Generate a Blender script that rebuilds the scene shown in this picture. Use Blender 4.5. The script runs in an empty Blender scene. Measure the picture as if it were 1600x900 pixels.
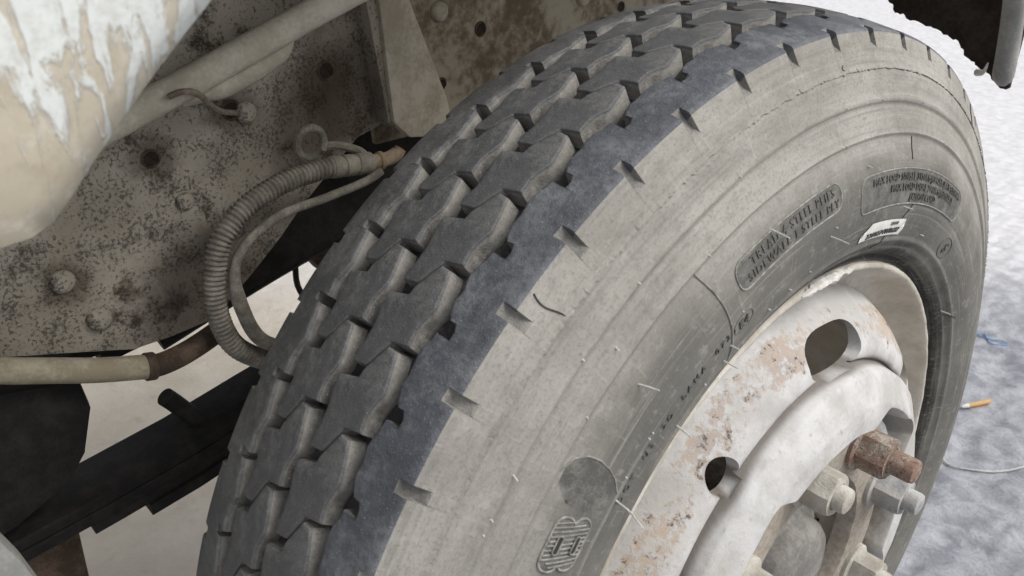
import bpy, bmesh, math, random
import numpy as np
from mathutils import Matrix, Vector, noise as mnoise
random.seed(7)
SC = bpy.context.scene
COL = SC.collection
HZ = 0.5555                      # wheel centre height, axis along X, outboard side +X

# ------------------------------------------------------------------ camera
cam = bpy.data.cameras.new('camera')
cam.sensor_width = 36.0
cam.lens = 36.0 * 1335.13 / 1600.0
cam.clip_start = 0.02
cam.clip_end = 500
camo = bpy.data.objects.new('camera', cam)
COL.objects.link(camo)
RIGHT = Vector((0.6707187, 0.7417118, 0.0)); FWD = Vector((-0.6627905, 0.5993514, -0.4488726))
UP = RIGHT.cross(FWD)
camo.matrix_world = Matrix(((RIGHT.x, UP.x, -FWD.x, 0.4524923), (RIGHT.y, UP.y, -FWD.y, -0.6740421),
                            (RIGHT.z, UP.z, -FWD.z, 1.2250187), (0, 0, 0, 1)))
cam.dof.use_dof = True
cam.dof.focus_distance = 0.88
cam.dof.aperture_fstop = 13.0
SC.camera = camo

# ------------------------------------------------------------------ light
SUN_AZ, SUN_EL = math.radians(28), math.radians(50)     # direction towards the sun measured from +X to +Y
world = bpy.data.worlds.new('World'); SC.world = world; world.use_nodes = True
wn = world.node_tree.nodes; wl = world.node_tree.links
bg = wn['Background']
sky = wn.new('ShaderNodeTexSky'); sky.sky_type = 'NISHITA'; sky.sun_disc = False
sky.sun_elevation = SUN_EL; sky.sun_rotation = math.pi / 2 - SUN_AZ
sky.dust_density = 4.0; sky.air_density = 1.0
hs = wn.new('ShaderNodeHueSaturation'); hs.inputs['Saturation'].default_value = 0.22   # thin overcast
wl.new(sky.outputs[0], hs.inputs['Color']); wl.new(hs.outputs[0], bg.inputs['Color'])
bg.inputs['Strength'].default_value = 0.13
sl = bpy.data.lights.new('sun', 'SUN'); sl.energy = 1.5; sl.angle = math.radians(35); sl.color = (1.0, 0.965, 0.92)
so = bpy.data.objects.new('sun', sl); COL.objects.link(so)
sd = Vector((math.cos(SUN_EL) * math.cos(SUN_AZ), math.cos(SUN_EL) * math.sin(SUN_AZ), math.sin(SUN_EL)))
so.rotation_euler = sd.to_track_quat('Z', 'Y').to_euler()
so.location = (3, 2, 5)
SC.view_settings.view_transform = 'Standard'; SC.view_settings.look = 'None'
SC.view_settings.exposure = 0.3; SC.view_settings.gamma = 1.0
SC.view_settings.use_curve_mapping = False
SC.render.engine = 'CYCLES'

# ------------------------------------------------------------------ material helpers
class NT:
    def __init__(s, name):
        s.m = bpy.data.materials.new(name); s.m.use_nodes = True
        s.t = s.m.node_tree; s.b = s.t.nodes['Principled BSDF']
        s.b.inputs['Specular IOR Level'].default_value = 0.3
        s.co = s.t.nodes.new('ShaderNodeTexCoord')
    def put(s, sock, v):
        if hasattr(v, 'is_linked') or isinstance(v, bpy.types.NodeSocket): s.t.links.new(v, sock)
        elif isinstance(v, (tuple, list)) and len(v) == 3 and sock.type == 'RGBA': sock.default_value = (*v, 1)
        else: sock.default_value = v
    def obj(s): return s.co.outputs['Object']
    def geo(s): return s.t.nodes.new('ShaderNodeNewGeometry').outputs['Position']
    def mp(s, vec, scale=(1, 1, 1), loc=(0, 0, 0), rot=(0, 0, 0)):
        n = s.t.nodes.new('ShaderNodeMapping'); s.put(n.inputs[0], vec)
        n.inputs['Scale'].default_value = scale; n.inputs['Location'].default_value = loc; n.inputs['Rotation'].default_value = rot
        return n.outputs[0]
    def noise(s, vec, scale=10, detail=6, rough=0.6, dist=0.0):
        n = s.t.nodes.new('ShaderNodeTexNoise'); s.put(n.inputs['Vector'], vec)
        n.inputs['Scale'].default_value = scale; n.inputs['Detail'].default_value = detail
        n.inputs['Roughness'].default_value = rough; n.inputs['Distortion'].default_value = dist
        return n.outputs[0]
    def voro(s, vec, scale=10, feat='F1', rnd=1.0):
        n = s.t.nodes.new('ShaderNodeTexVoronoi'); n.feature = feat; s.put(n.inputs['Vector'], vec)
        n.inputs['Scale'].default_value = scale; n.inputs['Randomness'].default_value = rnd
        return n.outputs['Distance']
    def ramp(s, f, lo, hi):
        n = s.t.nodes.new('ShaderNodeMapRange'); n.interpolation_type = 'SMOOTHSTEP'
        s.put(n.inputs[0], f); n.inputs[1].default_value = lo; n.inputs[2].default_value = hi
        return n.outputs[0]
    def math(s, op, a, b=0.0, c=None):
        n = s.t.nodes.new('ShaderNodeMath'); n.operation = op; s.put(n.inputs[0], a); s.put(n.inputs[1], b)
        if c is not None: s.put(n.inputs[2], c)
        return n.outputs[0]
    def mix(s, f, a, b, mode='MIX'):
        n = s.t.nodes.new('ShaderNodeMix'); n.data_type = 'RGBA'; n.blend_type = mode
        s.put(n.inputs[0], f); s.put(n.inputs[6], a); s.put(n.inputs[7], b)
        return n.outputs[2]
    def sep(s, v):
        n = s.t.nodes.new('ShaderNodeSeparateXYZ'); s.put(n.inputs[0], v); return n.outputs
    def comb(s, x, y, z):
        n = s.t.nodes.new('ShaderNodeCombineXYZ'); s.put(n.inputs[0], x); s.put(n.inputs[1], y); s.put(n.inputs[2], z); return n.outputs[0]
    def polar(s):
        """object coords round the X axis -> radius, vector(arc, radius, x); the seam is at the bottom"""
        o = s.sep(s.obj())
        r = s.math('SQRT', s.math('ADD', s.math('MULTIPLY', o[1], o[1]), s.math('MULTIPLY', o[2], o[2])))
        a = s.math('MULTIPLY', s.math('ARCTAN2', o[1], o[2]), 0.45)
        return r, s.comb(a, r, o[0]), o
    def out(s, col, rough=0.8, bump=None, strength=0.4, dist=0.002, metal=0.0, spec=0.3):
        s.put(s.b.inputs['Base Color'], col); s.put(s.b.inputs['Roughness'], rough)
        s.b.inputs['Metallic'].default_value = metal; s.b.inputs['Specular IOR Level'].default_value = spec
        if bump is not None:
            n = s.t.nodes.new('ShaderNodeBump'); n.inputs['Strength'].default_value = strength
            n.inputs['Distance'].default_value = dist; s.put(n.inputs['Height'], bump)
            s.t.links.new(n.outputs[0], s.b.inputs['Normal'])
        return s.m

def mat_tread(name, dark, dust, amount, blotch=.3):
    n = NT(name); p = n.obj()
    a = n.noise(p, 14, 5, .6); b = n.noise(p, 160, 4, .7); c = n.noise(p, 900, 2, .6)
    f = n.math('ADD', n.math('MULTIPLY', a, .55), n.math('MULTIPLY', b, .45))
    f = n.ramp(f, .58 - amount, .72 - amount * .6)
    col = n.mix(f, dark, dust)
    big = n.ramp(n.noise(p, 26, 4, .6, .5), .42, .62)
    col = n.mix(n.math('MULTIPLY', big, blotch), col, tuple(x * .62 for x in dark))
    col = n.mix(n.ramp(c, .62, .78), col, tuple(min(1, x * 1.9) for x in dust))
    pores = n.ramp(n.voro(p, 420), .0, .3)
    h = n.math('ADD', n.math('MULTIPLY', b, .6), n.math('ADD', n.math('MULTIPLY', c, .35), n.math('MULTIPLY', pores, .12)))
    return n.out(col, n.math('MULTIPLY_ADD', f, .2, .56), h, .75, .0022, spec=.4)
M = {}
M['tread'] = mat_tread('tread rubber', (.090, .092, .093), (.175, .173, .168), .14)
M['wall'] = mat_tread('dusty groove wall rubber', (.125, .120, .112), (.27, .258, .235), .22)
M['shoulder'] = mat_tread('scuffed blue grey shoulder rubber', (.078, .085, .098), (.165, .170, .180), .16, .55)
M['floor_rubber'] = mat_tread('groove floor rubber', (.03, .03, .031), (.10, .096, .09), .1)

def sidewall_mat(name, pale=1.0, dark_zone=True):
    n = NT(name); r, v, o = n.polar()
    streak = n.noise(n.mp(v, (3.5, 150, 40)), 1.4, 6, .6)           # scuffs that run round the tyre
    blot = n.noise(n.mp(v, (9, 14, 9)), 1.0, 6, .6)
    fine = n.noise(v, 420, 4, .7)
    diag = n.noise(n.mp(v, (260, 22, 20), rot=(0, 0, .5)), 1.0, 4, .7)
    dust = n.mix(n.ramp(blot, .32, .68), (.250 * pale, .239 * pale, .214 * pale), (.350 * pale, .337 * pale, .306 * pale))
    dark = n.mix(n.ramp(blot, .35, .7), (.118, .114, .104), (.195, .187, .168))
    edge = n.math('ADD', r, n.math('MULTIPLY', n.math('SUBTRACT', streak, .5), .03))
    edge = n.math('ADD', edge, n.math('MULTIPLY', n.math('SUBTRACT', blot, .5), .03))
    z = n.ramp(edge, .418, .466)                                    # lettering zone is wiped cleaner
    bead = n.ramp(edge, .340, .360)  # bead rubbed dark; the shaded gap at the rim is painted in too
    dk = n.mix(bead, (.038, .036, .033), dark)
    col = n.mix(z, dk, dust) if dark_zone else dust
    col = n.mix(n.math('MULTIPLY', n.ramp(streak, .5, .72), .5), col, (.17, .165, .15))
    col = n.mix(n.math('MULTIPLY', n.ramp(streak, .46, .28), .38), col, (.40, .385, .355))
    col = n.mix(n.math('MULTIPLY', n.ramp(diag, .58, .75), .35), col, (.43, .42, .385))
    col = n.mix(n.math('MULTIPLY', n.ramp(fine, .48, .72), .5), col, (.12, .115, .102))
    fleck = n.noise(n.mp(v, (70, 90, 70)), 1.0, 5, .75)
    col = n.mix(n.math('MULTIPLY', n.ramp(fleck, .50, .66), .30), col, (.15, .143, .127))
    col = n.mix(n.math('MULTIPLY', n.ramp(fleck, .46, .33), .26), col, (.43, .415, .375))
    lines = n.math('MULTIPLY', n.ramp(r, .4800, .4822), n.ramp(r, .4856, .4836))     # darker lines along the two moulded rings
    lines = n.math('ADD', lines, n.math('MULTIPLY', n.ramp(r, .4530, .4560), n.ramp(r, .4585, .4568)))
    col = n.mix(n.math('MULTIPLY', lines, .30), col, (.13, .125, .112))
    tan = n.noise(n.mp(v, (6, 8, 6), loc=(3, 1, 7)), 1.0, 4, .6)
    col = n.mix(n.math('MULTIPLY', n.ramp(tan, .58, .75), .22), col, (.36, .29, .235))
    h = n.math('ADD', n.math('MULTIPLY', fine, .5), n.math('ADD', n.math('MULTIPLY', streak, .8), n.math('MULTIPLY', diag, .3)))
    return n.out(col, .86, n.math('ADD', h, n.math('MULTIPLY', fleck, .6)), .5, .0018, spec=.2)
M['sidewall'] = sidewall_mat('dusty sidewall rubber')
M['face'] = sidewall_mat('dusty shoulder face rubber', 1.02, False)

def simple(name, c1, c2, scale=40, rough=.8, st=.4, lo=.4, hi=.65, metal=0, spec=.3, dist=.0015):
    n = NT(name); p = n.obj(); a = n.noise(p, scale, 6, .65); b = n.noise(p, scale * 9, 3, .6)
    f = n.math('ADD', n.math('MULTIPLY', a, .7), n.math('MULTIPLY', b, .3))
    return n.out(n.mix(n.ramp(f, lo, hi), c1, c2), rough, f, st, dist, metal, spec)
M['mark'] = simple('raised lettering rubber', (.085, .082, .075), (.16, .154, .14), 200)
M['markline'] = simple('raised outline rubber', (.17, .165, .15), (.36, .35, .32), 150)
M['panel'] = simple('wiped rubber panel', (.085, .083, .076), (.19, .183, .165), 60)
M['hair'] = simple('pale rubber hair', (.5, .49, .45), (.65, .64, .6), 300, .6)
M['label'] = simple('paper label', (.62, .62, .57), (.8, .8, .75), 90, .7)
M['ink'] = simple('label ink', (.06, .06, .06), (.16, .16, .16), 200)
M['crack'] = simple('dark crack', (.03, .03, .028), (.05, .048, .044), 100)

def wheel_mat(name, rusty=0.5, base=(.40, .39, .375), pale=(.55, .545, .54), band=False, rust0=(.17, .10, .062), rust1=(.40, .285, .185), k=1.0):
    n = NT(name); r, v, o = n.polar(); p = n.mp(n.obj(), (k, k, k))
    blot = n.noise(p, 16, 7, .65); fine = n.noise(p, 130, 5, .7); big = n.noise(p, 6, 3, .5)
    col = n.mix(n.ramp(blot, .36, .64), base, pale)
    col = n.mix(n.math('MULTIPLY', n.ramp(big, .5, .66), .5), col, (.46, .415, .345))
    col = n.mix(n.math('MULTIPLY', n.ramp(fine, .54, .72), .55), col, (.33, .30, .26))
    rf = n.math('ADD', n.math('MULTIPLY', blot, .6), n.math('MULTIPLY', fine, .4))
    if band:     # rust creeping along the joint of disc and rim
        bz = n.math('SUBTRACT', n.ramp(r, .246, .266), n.ramp(r, .282, .292))
        rf = n.math('ADD', rf, n.math('MULTIPLY', bz, .135))
    if band:
        inner = n.ramp(n.math('ADD', r, n.math('MULTIPLY', n.math('SUBTRACT', blot, .5), .02)), .176, .166)
        col = n.mix(n.math('MULTIPLY', inner, .75), col, n.mix(n.ramp(fine, .4, .62), (.33, .285, .22), (.22, .175, .13)))
    if band:   # shadow line beside the raised ring, painted dark into crevice and wall
        shade_line = n.math('MULTIPLY', n.ramp(n.math('ADD', r, n.math('MULTIPLY', o[0], -.10)), .2150, .2180), n.ramp(n.math('ADD', r, n.math('MULTIPLY', n.math('SUBTRACT', blot, .5), .008)), .2410, .2355))
        shade_line = n.math('MULTIPLY', shade_line, n.ramp(o[0], .1605, .1575))
        col = n.mix(n.math('MULTIPLY', shade_line, .78), col, (.12, .10, .08))
    rm = n.ramp(rf, .66 - rusty * .1, .76 - rusty * .08)
    rust = n.mix(n.ramp(n.math('ADD', n.math('MULTIPLY', fine, .6), n.math('MULTIPLY', big, .4)), .40, .58), rust0, rust1)
    col = n.mix(n.math('MULTIPLY', rm, .60 if band else .8), col, rust)
    pit = n.ramp(n.noise(p, 85, 4, .7), .555, .64)
    col = n.mix(n.math('MULTIPLY', n.math('MULTIPLY', pit, rm), .85), col, (.05, .032, .024))
    h = n.math('ADD', n.math('MULTIPLY', blot, 1.4), n.math('SUBTRACT', n.math('MULTIPLY', fine, .45), n.math('MULTIPLY', rm, .35)))
    return n.out(col, n.math('MULTIPLY_ADD', rm, .25, .66), h, .5, .003, spec=.3)
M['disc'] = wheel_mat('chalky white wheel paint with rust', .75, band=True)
M['rim'] = wheel_mat('dirty cream rim paint', .25, (.37, .335, .28), (.58, .55, .495))
M['flange'] = wheel_mat('dirty hub flange paint', .55, (.40, .36, .29), (.58, .53, .45))
M['nut'] = wheel_mat('dusty steel nut', .3, (.33, .305, .26), (.50, .48, .43), k=3.0)
M['rustnut'] = wheel_mat('rusty flaking nut', 2.7, (.36, .33, .28), (.55, .53, .46), rust0=(.07, .03, .02), rust1=(.20, .095, .06), k=3.5)
M['bluenut'] = wheel_mat('blue grey steel nut', .0, (.26, .265, .275), (.45, .45, .44), k=3.0)
M['hub'] = simple('dusty grey hub cap', (.15, .145, .135), (.27, .26, .24), 30, .75)
M['hubdark'] = simple('greasy hub well', (.05, .045, .04), (.13, .115, .095), 40, .8)
M['crud'] = simple('caked pale dirt', (.52, .50, .46), (.74, .73, .70), 90, .9, .8)

def frame_mat():
    n = NT('dirt speckled chassis paint'); p = n.obj()
    big = n.noise(p, 7, 5, .6); mid = n.noise(p, 30, 5, .65); sp = n.noise(p, 260, 3, .75); sp2 = n.noise(p, 420, 2, .7)
    col = n.mix(n.ramp(big, .35, .65), (.33, .295, .238), (.46, .42, .352))
    rust = n.ramp(n.math('ADD', n.math('MULTIPLY', big, .55), n.math('MULTIPLY', mid, .45)), .52, .64)
    col = n.mix(n.math('MULTIPLY', rust, .75), col, (.072, .046, .030))
    s = n.ramp(n.math('ADD', n.math('MULTIPLY', sp, .62), n.math('MULTIPLY', mid, .38)), .50, .585)
    col = n.mix(n.math('MULTIPLY', s, .68), col, (.045, .038, .029))
    col = n.mix(n.math('MULTIPLY', n.ramp(sp2, .62, .72), .5), col, (.33, .30, .24))
    wv = n.t.nodes.new('ShaderNodeVectorMath'); wv.operation = 'ADD'; n.put(wv.inputs[0], p)
    ns = n.t.nodes.new('ShaderNodeTexNoise'); ns.inputs['Scale'].default_value = 45; ns.inputs['Detail'].default_value = 4; n.put(ns.inputs['Vector'], p)
    sc_ = n.t.nodes.new('ShaderNodeVectorMath'); sc_.operation = 'SCALE'; sc_.inputs['Scale'].default_value = .040; n.t.links.new(ns.outputs['Color'], sc_.inputs[0]); n.t.links.new(sc_.outputs[0], wv.inputs[1])
    for hy, hz, rad in ((-.391, .957, .020), (-.184, 1.014, .036), (-.300, .990, .026), (-.21, .955, .045), (-.16, .97, .05), (-.497, .855, .02), (-.36, .80, .06)):
        dn = n.t.nodes.new('ShaderNodeVectorMath'); dn.operation = 'DISTANCE'; n.t.links.new(wv.outputs[0], dn.inputs[0]); dn.inputs[1].default_value = (-.380, hy + .02, hz + .02)
        col = n.mix(n.math('MULTIPLY', n.ramp(dn.outputs['Value'], rad*1.7, rad*.55), .62), col, (.050, .033, .022))
    h = n.math('ADD', n.math('MULTIPLY', mid, 1.0), n.math('SUBTRACT', n.math('MULTIPLY', sp2, .3), n.math('MULTIPLY', s, .4)))
    return n.out(col, .88, h, .6, .003, spec=.15)
M['frame'] = frame_mat()
M['plate'] = simple('dusty beige chassis plate', (.33, .29, .22), (.50, .455, .37), 22, .88, .5, .36, .62)
M['plate2'] = simple('stained brown chassis plate', (.15, .115, .078), (.40, .355, .27), 9, .88, .5, .40, .58)
M['hole'] = simple('bolt hole shade', (.012, .009, .007), (.04, .026, .018), 80)
M['rustring'] = simple('rust stain', (.060, .038, .025), (.115, .078, .052), 120, .9)
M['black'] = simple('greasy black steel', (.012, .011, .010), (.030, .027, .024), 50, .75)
M['spring'] = simple('oily leaf steel', (.008, .007, .0065), (.022, .019, .017), 45, .72, .5)
M['cream_bar'] = simple('dusty cream tube paint', (.42, .385, .305), (.58, .545, .46), 25, .85, .4)
M['hose'] = simple('dusty ribbed hose', (.15, .138, .115), (.31, .287, .24), 60, .85)
M['sleeve'] = simple('dusty hose sleeve', (.20, .186, .148), (.33, .305, .25), 50, .85)
M['brass'] = simple('tarnished orange fitting', (.25, .185, .115), (.38, .30, .205), 60, .7)
M['pipe'] = simple('yellowed brake pipe', (.26, .225, .155), (.40, .36, .27), 30, .8)
M['wire'] = simple('rusty tie wire', (.15, .115, .085), (.30, .255, .20), 90, .8)
M['brown'] = simple('rusty brown steel', (.055, .038, .027), (.14, .10, .072), 40, .9)
M['flap'] = simple('dark brown mud flap rubber', (.022, .016, .012), (.050, .040, .033), 20, .85)
M['lip'] = simple('grey mudguard edge', (.27, .265, .25), (.38, .375, .355), 30, .8, .3)
M['cork'] = simple('cigarette filter paper', (.50, .30, .13), (.62, .42, .22), 300, .8)
M['white'] = simple('cigarette paper', (.62, .61, .58), (.75, .74, .71), 200, .8)
M['blue'] = simple('blue plastic twine', (.16, .30, .55), (.32, .46, .68), 200, .6)
M['string'] = simple('pale string', (.45, .45, .44), (.6, .6, .59), 200, .8)

def fender_mat():
    n = NT('peeling cream fender paint'); p = n.obj()
    v = n.mp(p, (1, 88, 24), rot=(.22, 0, 0))
    st = n.noise(v, 1.0, 6, .62, .6); big = n.noise(p, 14, 4, .55); fine = n.noise(p, 210, 4, .7)
    o = n.sep(p)
    lim = n.math('ADD', n.math('MULTIPLY', st, .66), n.math('MULTIPLY', big, .34))
    lim = n.math('ADD', lim, n.math('MULTIPLY', n.math('SUBTRACT', o[2], 1.128), 1.0))
    fl = n.ramp(lim, .500, .555)
    base = n.mix(n.ramp(big, .35, .65), (.43, .385, .30), (.53, .49, .41))
    base = n.mix(n.math('MULTIPLY', n.ramp(fine, .52, .7), .35), base, (.36, .30, .22))
    md = n.noise(p, 45, 5, .7)
    base = n.mix(n.math('MULTIPLY', n.ramp(md, .5, .68), .5), base, (.33, .275, .195))
    base = n.mix(n.math('MULTIPLY', n.ramp(md, .44, .30), .5), base, (.60, .58, .51))
    white = n.mix(n.ramp(fine, .4, .7), (.62, .645, .625), (.52, .525, .495))
    edge = n.math('SUBTRACT', n.ramp(lim, .49, .52), fl)
    col = n.mix(n.math('MULTIPLY', edge, .22), n.mix(fl, base, white), (.36, .30, .22))
    h = n.math('ADD', n.math('MULTIPLY', fl, 1.0), n.math('MULTIPLY', fine, .25))
    return n.out(col, .75, h, .6, .0012, spec=.3)
M['fender'] = fender_mat()
M['cab_under'] = simple('dark cab underside', (.05, .047, .042), (.10, .095, .085), 12, .9)

def ground_mat():
    n = NT('grey dirt and concrete ground'); p = n.geo(); o = n.sep(p)
    a = n.noise(p, 5, 8, .65, .4); b = n.noise(p, 19, 7, .62, .35); c = n.noise(p, 150, 5, .65); d = n.noise(p, 1.1, 4, .5)
    mud = n.mix(n.ramp(b, .36, .62), (.205, .214, .240), (.355, .366, .395))
    mud = n.mix(n.math('MULTIPLY', n.ramp(a, .40, .66), .5), mud, (.35, .355, .378))
    mud = n.mix(n.math('MULTIPLY', n.ramp(c, .50, .66), .5), mud, (.17, .178, .20))
    mud = n.mix(n.math('MULTIPLY', n.ramp(c, .44, .32), .3), mud, (.42, .43, .46))
    con = n.mix(n.ramp(a, .3, .7), (.52, .458, .372), (.64, .578, .485))
    con = n.mix(n.math('MULTIPLY', n.ramp(b, .55, .7), .35), con, (.36, .31, .25))
    far = n.mix(n.ramp(b, .35, .65), (.58, .578, .595), (.72, .715, .735))  # paler far ground: brightness of the open light put into the colour
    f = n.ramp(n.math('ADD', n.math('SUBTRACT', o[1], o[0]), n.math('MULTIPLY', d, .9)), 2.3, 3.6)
    g = n.ramp(n.math('ADD', n.math('MULTIPLY', o[0], -1.0), n.math('MULTIPLY', n.math('SUBTRACT', d, .5), .3)), .38, .62)
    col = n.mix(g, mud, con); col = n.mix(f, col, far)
    h = n.math('ADD', n.math('MULTIPLY', b, 1.6), n.math('MULTIPLY', c, .22))
    return n.out(col, n.math('MULTIPLY_ADD', a, .35, .42), h, .55, .008, spec=.4)
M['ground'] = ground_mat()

# ------------------------------------------------------------------ mesh helpers
def mesh(name, V, F, mats, mi=None, smooth=True, sharp=40):
    me = bpy.data.meshes.new(name)
    me.from_pydata([tuple(map(float, v)) for v in V], [], [tuple(map(int, f)) for f in F])
    for m in (mats if isinstance(mats, (list, tuple)) else [mats]): me.materials.append(M[m])
    if mi is not None: me.polygons.foreach_set('material_index', np.array(mi, dtype=np.int32))
    if smooth:
        me.polygons.foreach_set('use_smooth', np.ones(len(me.polygons), dtype=bool))
        me.set_sharp_from_angle(angle=math.radians(sharp))
    me.update(); return me
def bmfinish(bm, name, mats, smooth=True, sharp=40):
    bmesh.ops.recalc_face_normals(bm, faces=bm.faces)
    me = bpy.data.meshes.new(name); bm.to_mesh(me); bm.free()
    for m in (mats if isinstance(mats, (list, tuple)) else [mats]): me.materials.append(M[m])
    if smooth:
        me.polygons.foreach_set('use_smooth', np.ones(len(me.polygons), dtype=bool))
        me.set_sharp_from_angle(angle=math.radians(sharp))
    return me
def wloc(o):
    v = Vector(o.location)
    return v if o.parent is None else v + wloc(o.parent)
def add(name, me, parent=None, loc=(0, 0, 0), rot=(0, 0, 0)):
    """loc is in world space; parents are only ever translated"""
    o = bpy.data.objects.new(name, me); COL.objects.link(o)
    if parent is not None:
        o.parent = parent; o.location = Vector(loc) - wloc(parent)
    else: o.location = loc
    o.rotation_euler = rot
    return o
def thing(name, label, cat, loc=(0, 0, 0), group=None):
    o = bpy.data.objects.new(name, None); COL.objects.link(o); o.location = loc
    o.empty_display_size = .05
    return tag(o, label, cat, group)
def tag(o, label, cat, group=None):
    o['label'] = label; o['category'] = cat
    if group: o['group'] = group
    return o
def pchip(xs, ys):
    xs = np.array(xs, float); ys = np.array(ys, float)
    h = np.diff(xs); d = np.diff(ys) / h; m = np.zeros(len(xs))
    for i in range(1, len(xs) - 1):
        if d[i-1] * d[i] > 0: m[i] = 2 * d[i-1] * d[i] / (d[i-1] + d[i])
    m[0] = d[0]; m[-1] = d[-1]
    def f(x):
        x = np.asarray(x, float); i = np.clip(np.searchsorted(xs, x) - 1, 0, len(h) - 1)
        t = (x - xs[i]) / h[i]; a = (1 + 2*t) * (1-t)**2; b = t * (1-t)**2; c = t*t * (3-2*t); e = t*t * (t-1)
        return a*ys[i] + b*h[i]*m[i] + c*ys[i+1] + e*h[i]*m[i+1]
    return f
def lathe(rows, nseg, closed_profile=False, fn=None):
    """rows: list of (x, r). Revolved about X. fn(x, r, phi) -> (x, r) per vertex"""
    ph = np.linspace(0, 2*np.pi, nseg, endpoint=False); V = []
    for (x, r) in rows:
        X = np.full(nseg, x); Rr = np.full(nseg, r)
        if fn: X, Rr = fn(X, Rr, ph)
        V.append(np.c_[X, Rr*np.cos(ph), Rr*np.sin(ph)])
    V = np.concatenate(V); n = len(rows); F = []
    for i in range(n if closed_profile else n - 1):
        a = i * nseg; b = ((i+1) % n) * nseg
        for j in range(nseg):
            k = (j+1) % nseg; F.append((a+j, a+k, b+k, b+j))
    return V, F
def smooth_path(P, n):
    P = np.array(P, float); t = np.r_[0, np.cumsum(np.linalg.norm(np.diff(P, axis=0), axis=1))]
    # Catmull-Rom through the points, resampled evenly
    out = []
    Q = np.vstack([2*P[0]-P[1], P, 2*P[-1]-P[-2]])
    for i in range(1, len(Q)-2):
        for s in np.linspace(0, 1, 24, endpoint=False):
            a, b, c, d = Q[i-1], Q[i], Q[i+1], Q[i+2]
            out.append(.5*((2*b)+(-a+c)*s+(2*a-5*b+4*c-d)*s*s+(-a+3*b-3*c+d)*s**3))
    out.append(P[-1]); out = np.array(out)
    L = np.r_[0, np.cumsum(np.linalg.norm(np.diff(out, axis=0), axis=1))]
    q = np.linspace(0, L[-1], n)
    return np.c_[[np.interp(q, L, out[:, k]) for k in range(3)]].T, L[-1]
def tube(P, rad, ns=12, cap=True):
    P = np.array(P, float); n = len(P); rad = np.broadcast_to(np.asarray(rad, float), (n,))
    T = np.gradient(P, axis=0); T /= np.linalg.norm(T, axis=1)[:, None]
    u = np.cross(T[0], [0.3, 0.2, 1.0]); u /= np.linalg.norm(u); V = []; F = []
    for i in range(n):
        u = u - T[i] * (u @ T[i]); u /= np.linalg.norm(u); w = np.cross(T[i], u)
        for k in range(ns):
            a = 2*math.pi*k/ns; V.append(P[i] + rad[i]*(u*math.cos(a)+w*math.sin(a)))
    for i in range(n-1):
        for k in range(ns):
            l = (k+1) % ns; F.append((i*ns+k, i*ns+l, (i+1)*ns+l, (i+1)*ns+k))
    if cap: F.append(tuple(range(ns))[::-1]); F.append(tuple((n-1)*ns+k for k in range(ns)))
    return V, F
def prism(poly, x0, x1, bevel=.0, segs=2):
    """poly in (y,z), extruded from x0 to x1, edges bevelled"""
    bm = bmesh.new(); a = [bm.verts.new((x0, y, z)) for y, z in poly]; f = bm.faces.new(a)
    r = bmesh.ops.extrude_face_region(bm, geom=[f]); bmesh.ops.translate(bm, vec=(x1-x0, 0, 0), verts=[v for v in r['geom'] if isinstance(v, bmesh.types.BMVert)])
    bmesh.ops.recalc_face_normals(bm, faces=bm.faces)
    if bevel: bmesh.ops.bevel(bm, geom=list(bm.edges), offset=bevel, segments=segs, affect='EDGES', profile=.6)
    return bm
def boxbm(lo, hi, bevel=.003):
    return prism([(lo[1], lo[2]), (hi[1], lo[2]), (hi[1], hi[2]), (lo[1], hi[2])], lo[0], hi[0], bevel)

# ------------------------------------------------------------------ ground (one sheet)
def axis_lines(dense0, dense1, step, far):
    a = list(np.arange(dense0, dense1, step)); s = step; x = dense0
    lo = []
    while x > -far: s *= 1.25; x -= s; lo.append(x)
    s = step; x = a[-1]; hi = []
    while x < far: s *= 1.25; x += s; hi.append(x)
    return np.array(lo[::-1] + a + hi)
gx = axis_lines(-.75, .45, .009, 60); gy = axis_lines(.45, 2.3, .010, 60)
GX, GY = np.meshgrid(gx, gy, indexing='ij')
Z = np.zeros_like(GX)
for i in range(len(gx)):
    for j in range(len(gy)):
        x, y = gx[i], gy[j]
        if -3 < x < 2.5 and -2 < y < 6:
            fade = min(1, max(0, (y-.30)/.25)) * min(1, max(0, (x+.95)/.5))
            lump = abs(mnoise.noise(Vector((x*6+3, y*4.5, 1.3)))) * .010 + mnoise.ridged_multi_fractal(Vector((x*13, y*10, 4)), 1.0, 2.1, 5, 1.0, 2.0) * .0085
            track = -.010 * math.exp(-((x*.55 + y*.83 - 1.28) / .05)**2)
            Z[i, j] = fade * (lump + track) - .004
ni, nj = GX.shape
V = np.c_[GX.ravel(), GY.ravel(), Z.ravel()]
idx = np.arange(ni*nj).reshape(ni, nj)
F = np.c_[idx[:-1, :-1].ravel(), idx[1:, :-1].ravel(), idx[1:, 1:].ravel(), idx[:-1, 1:].ravel()]
g = add('ground', mesh('ground', V, F, 'ground', sharp=180)); g['kind'] = 'structure'

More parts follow.
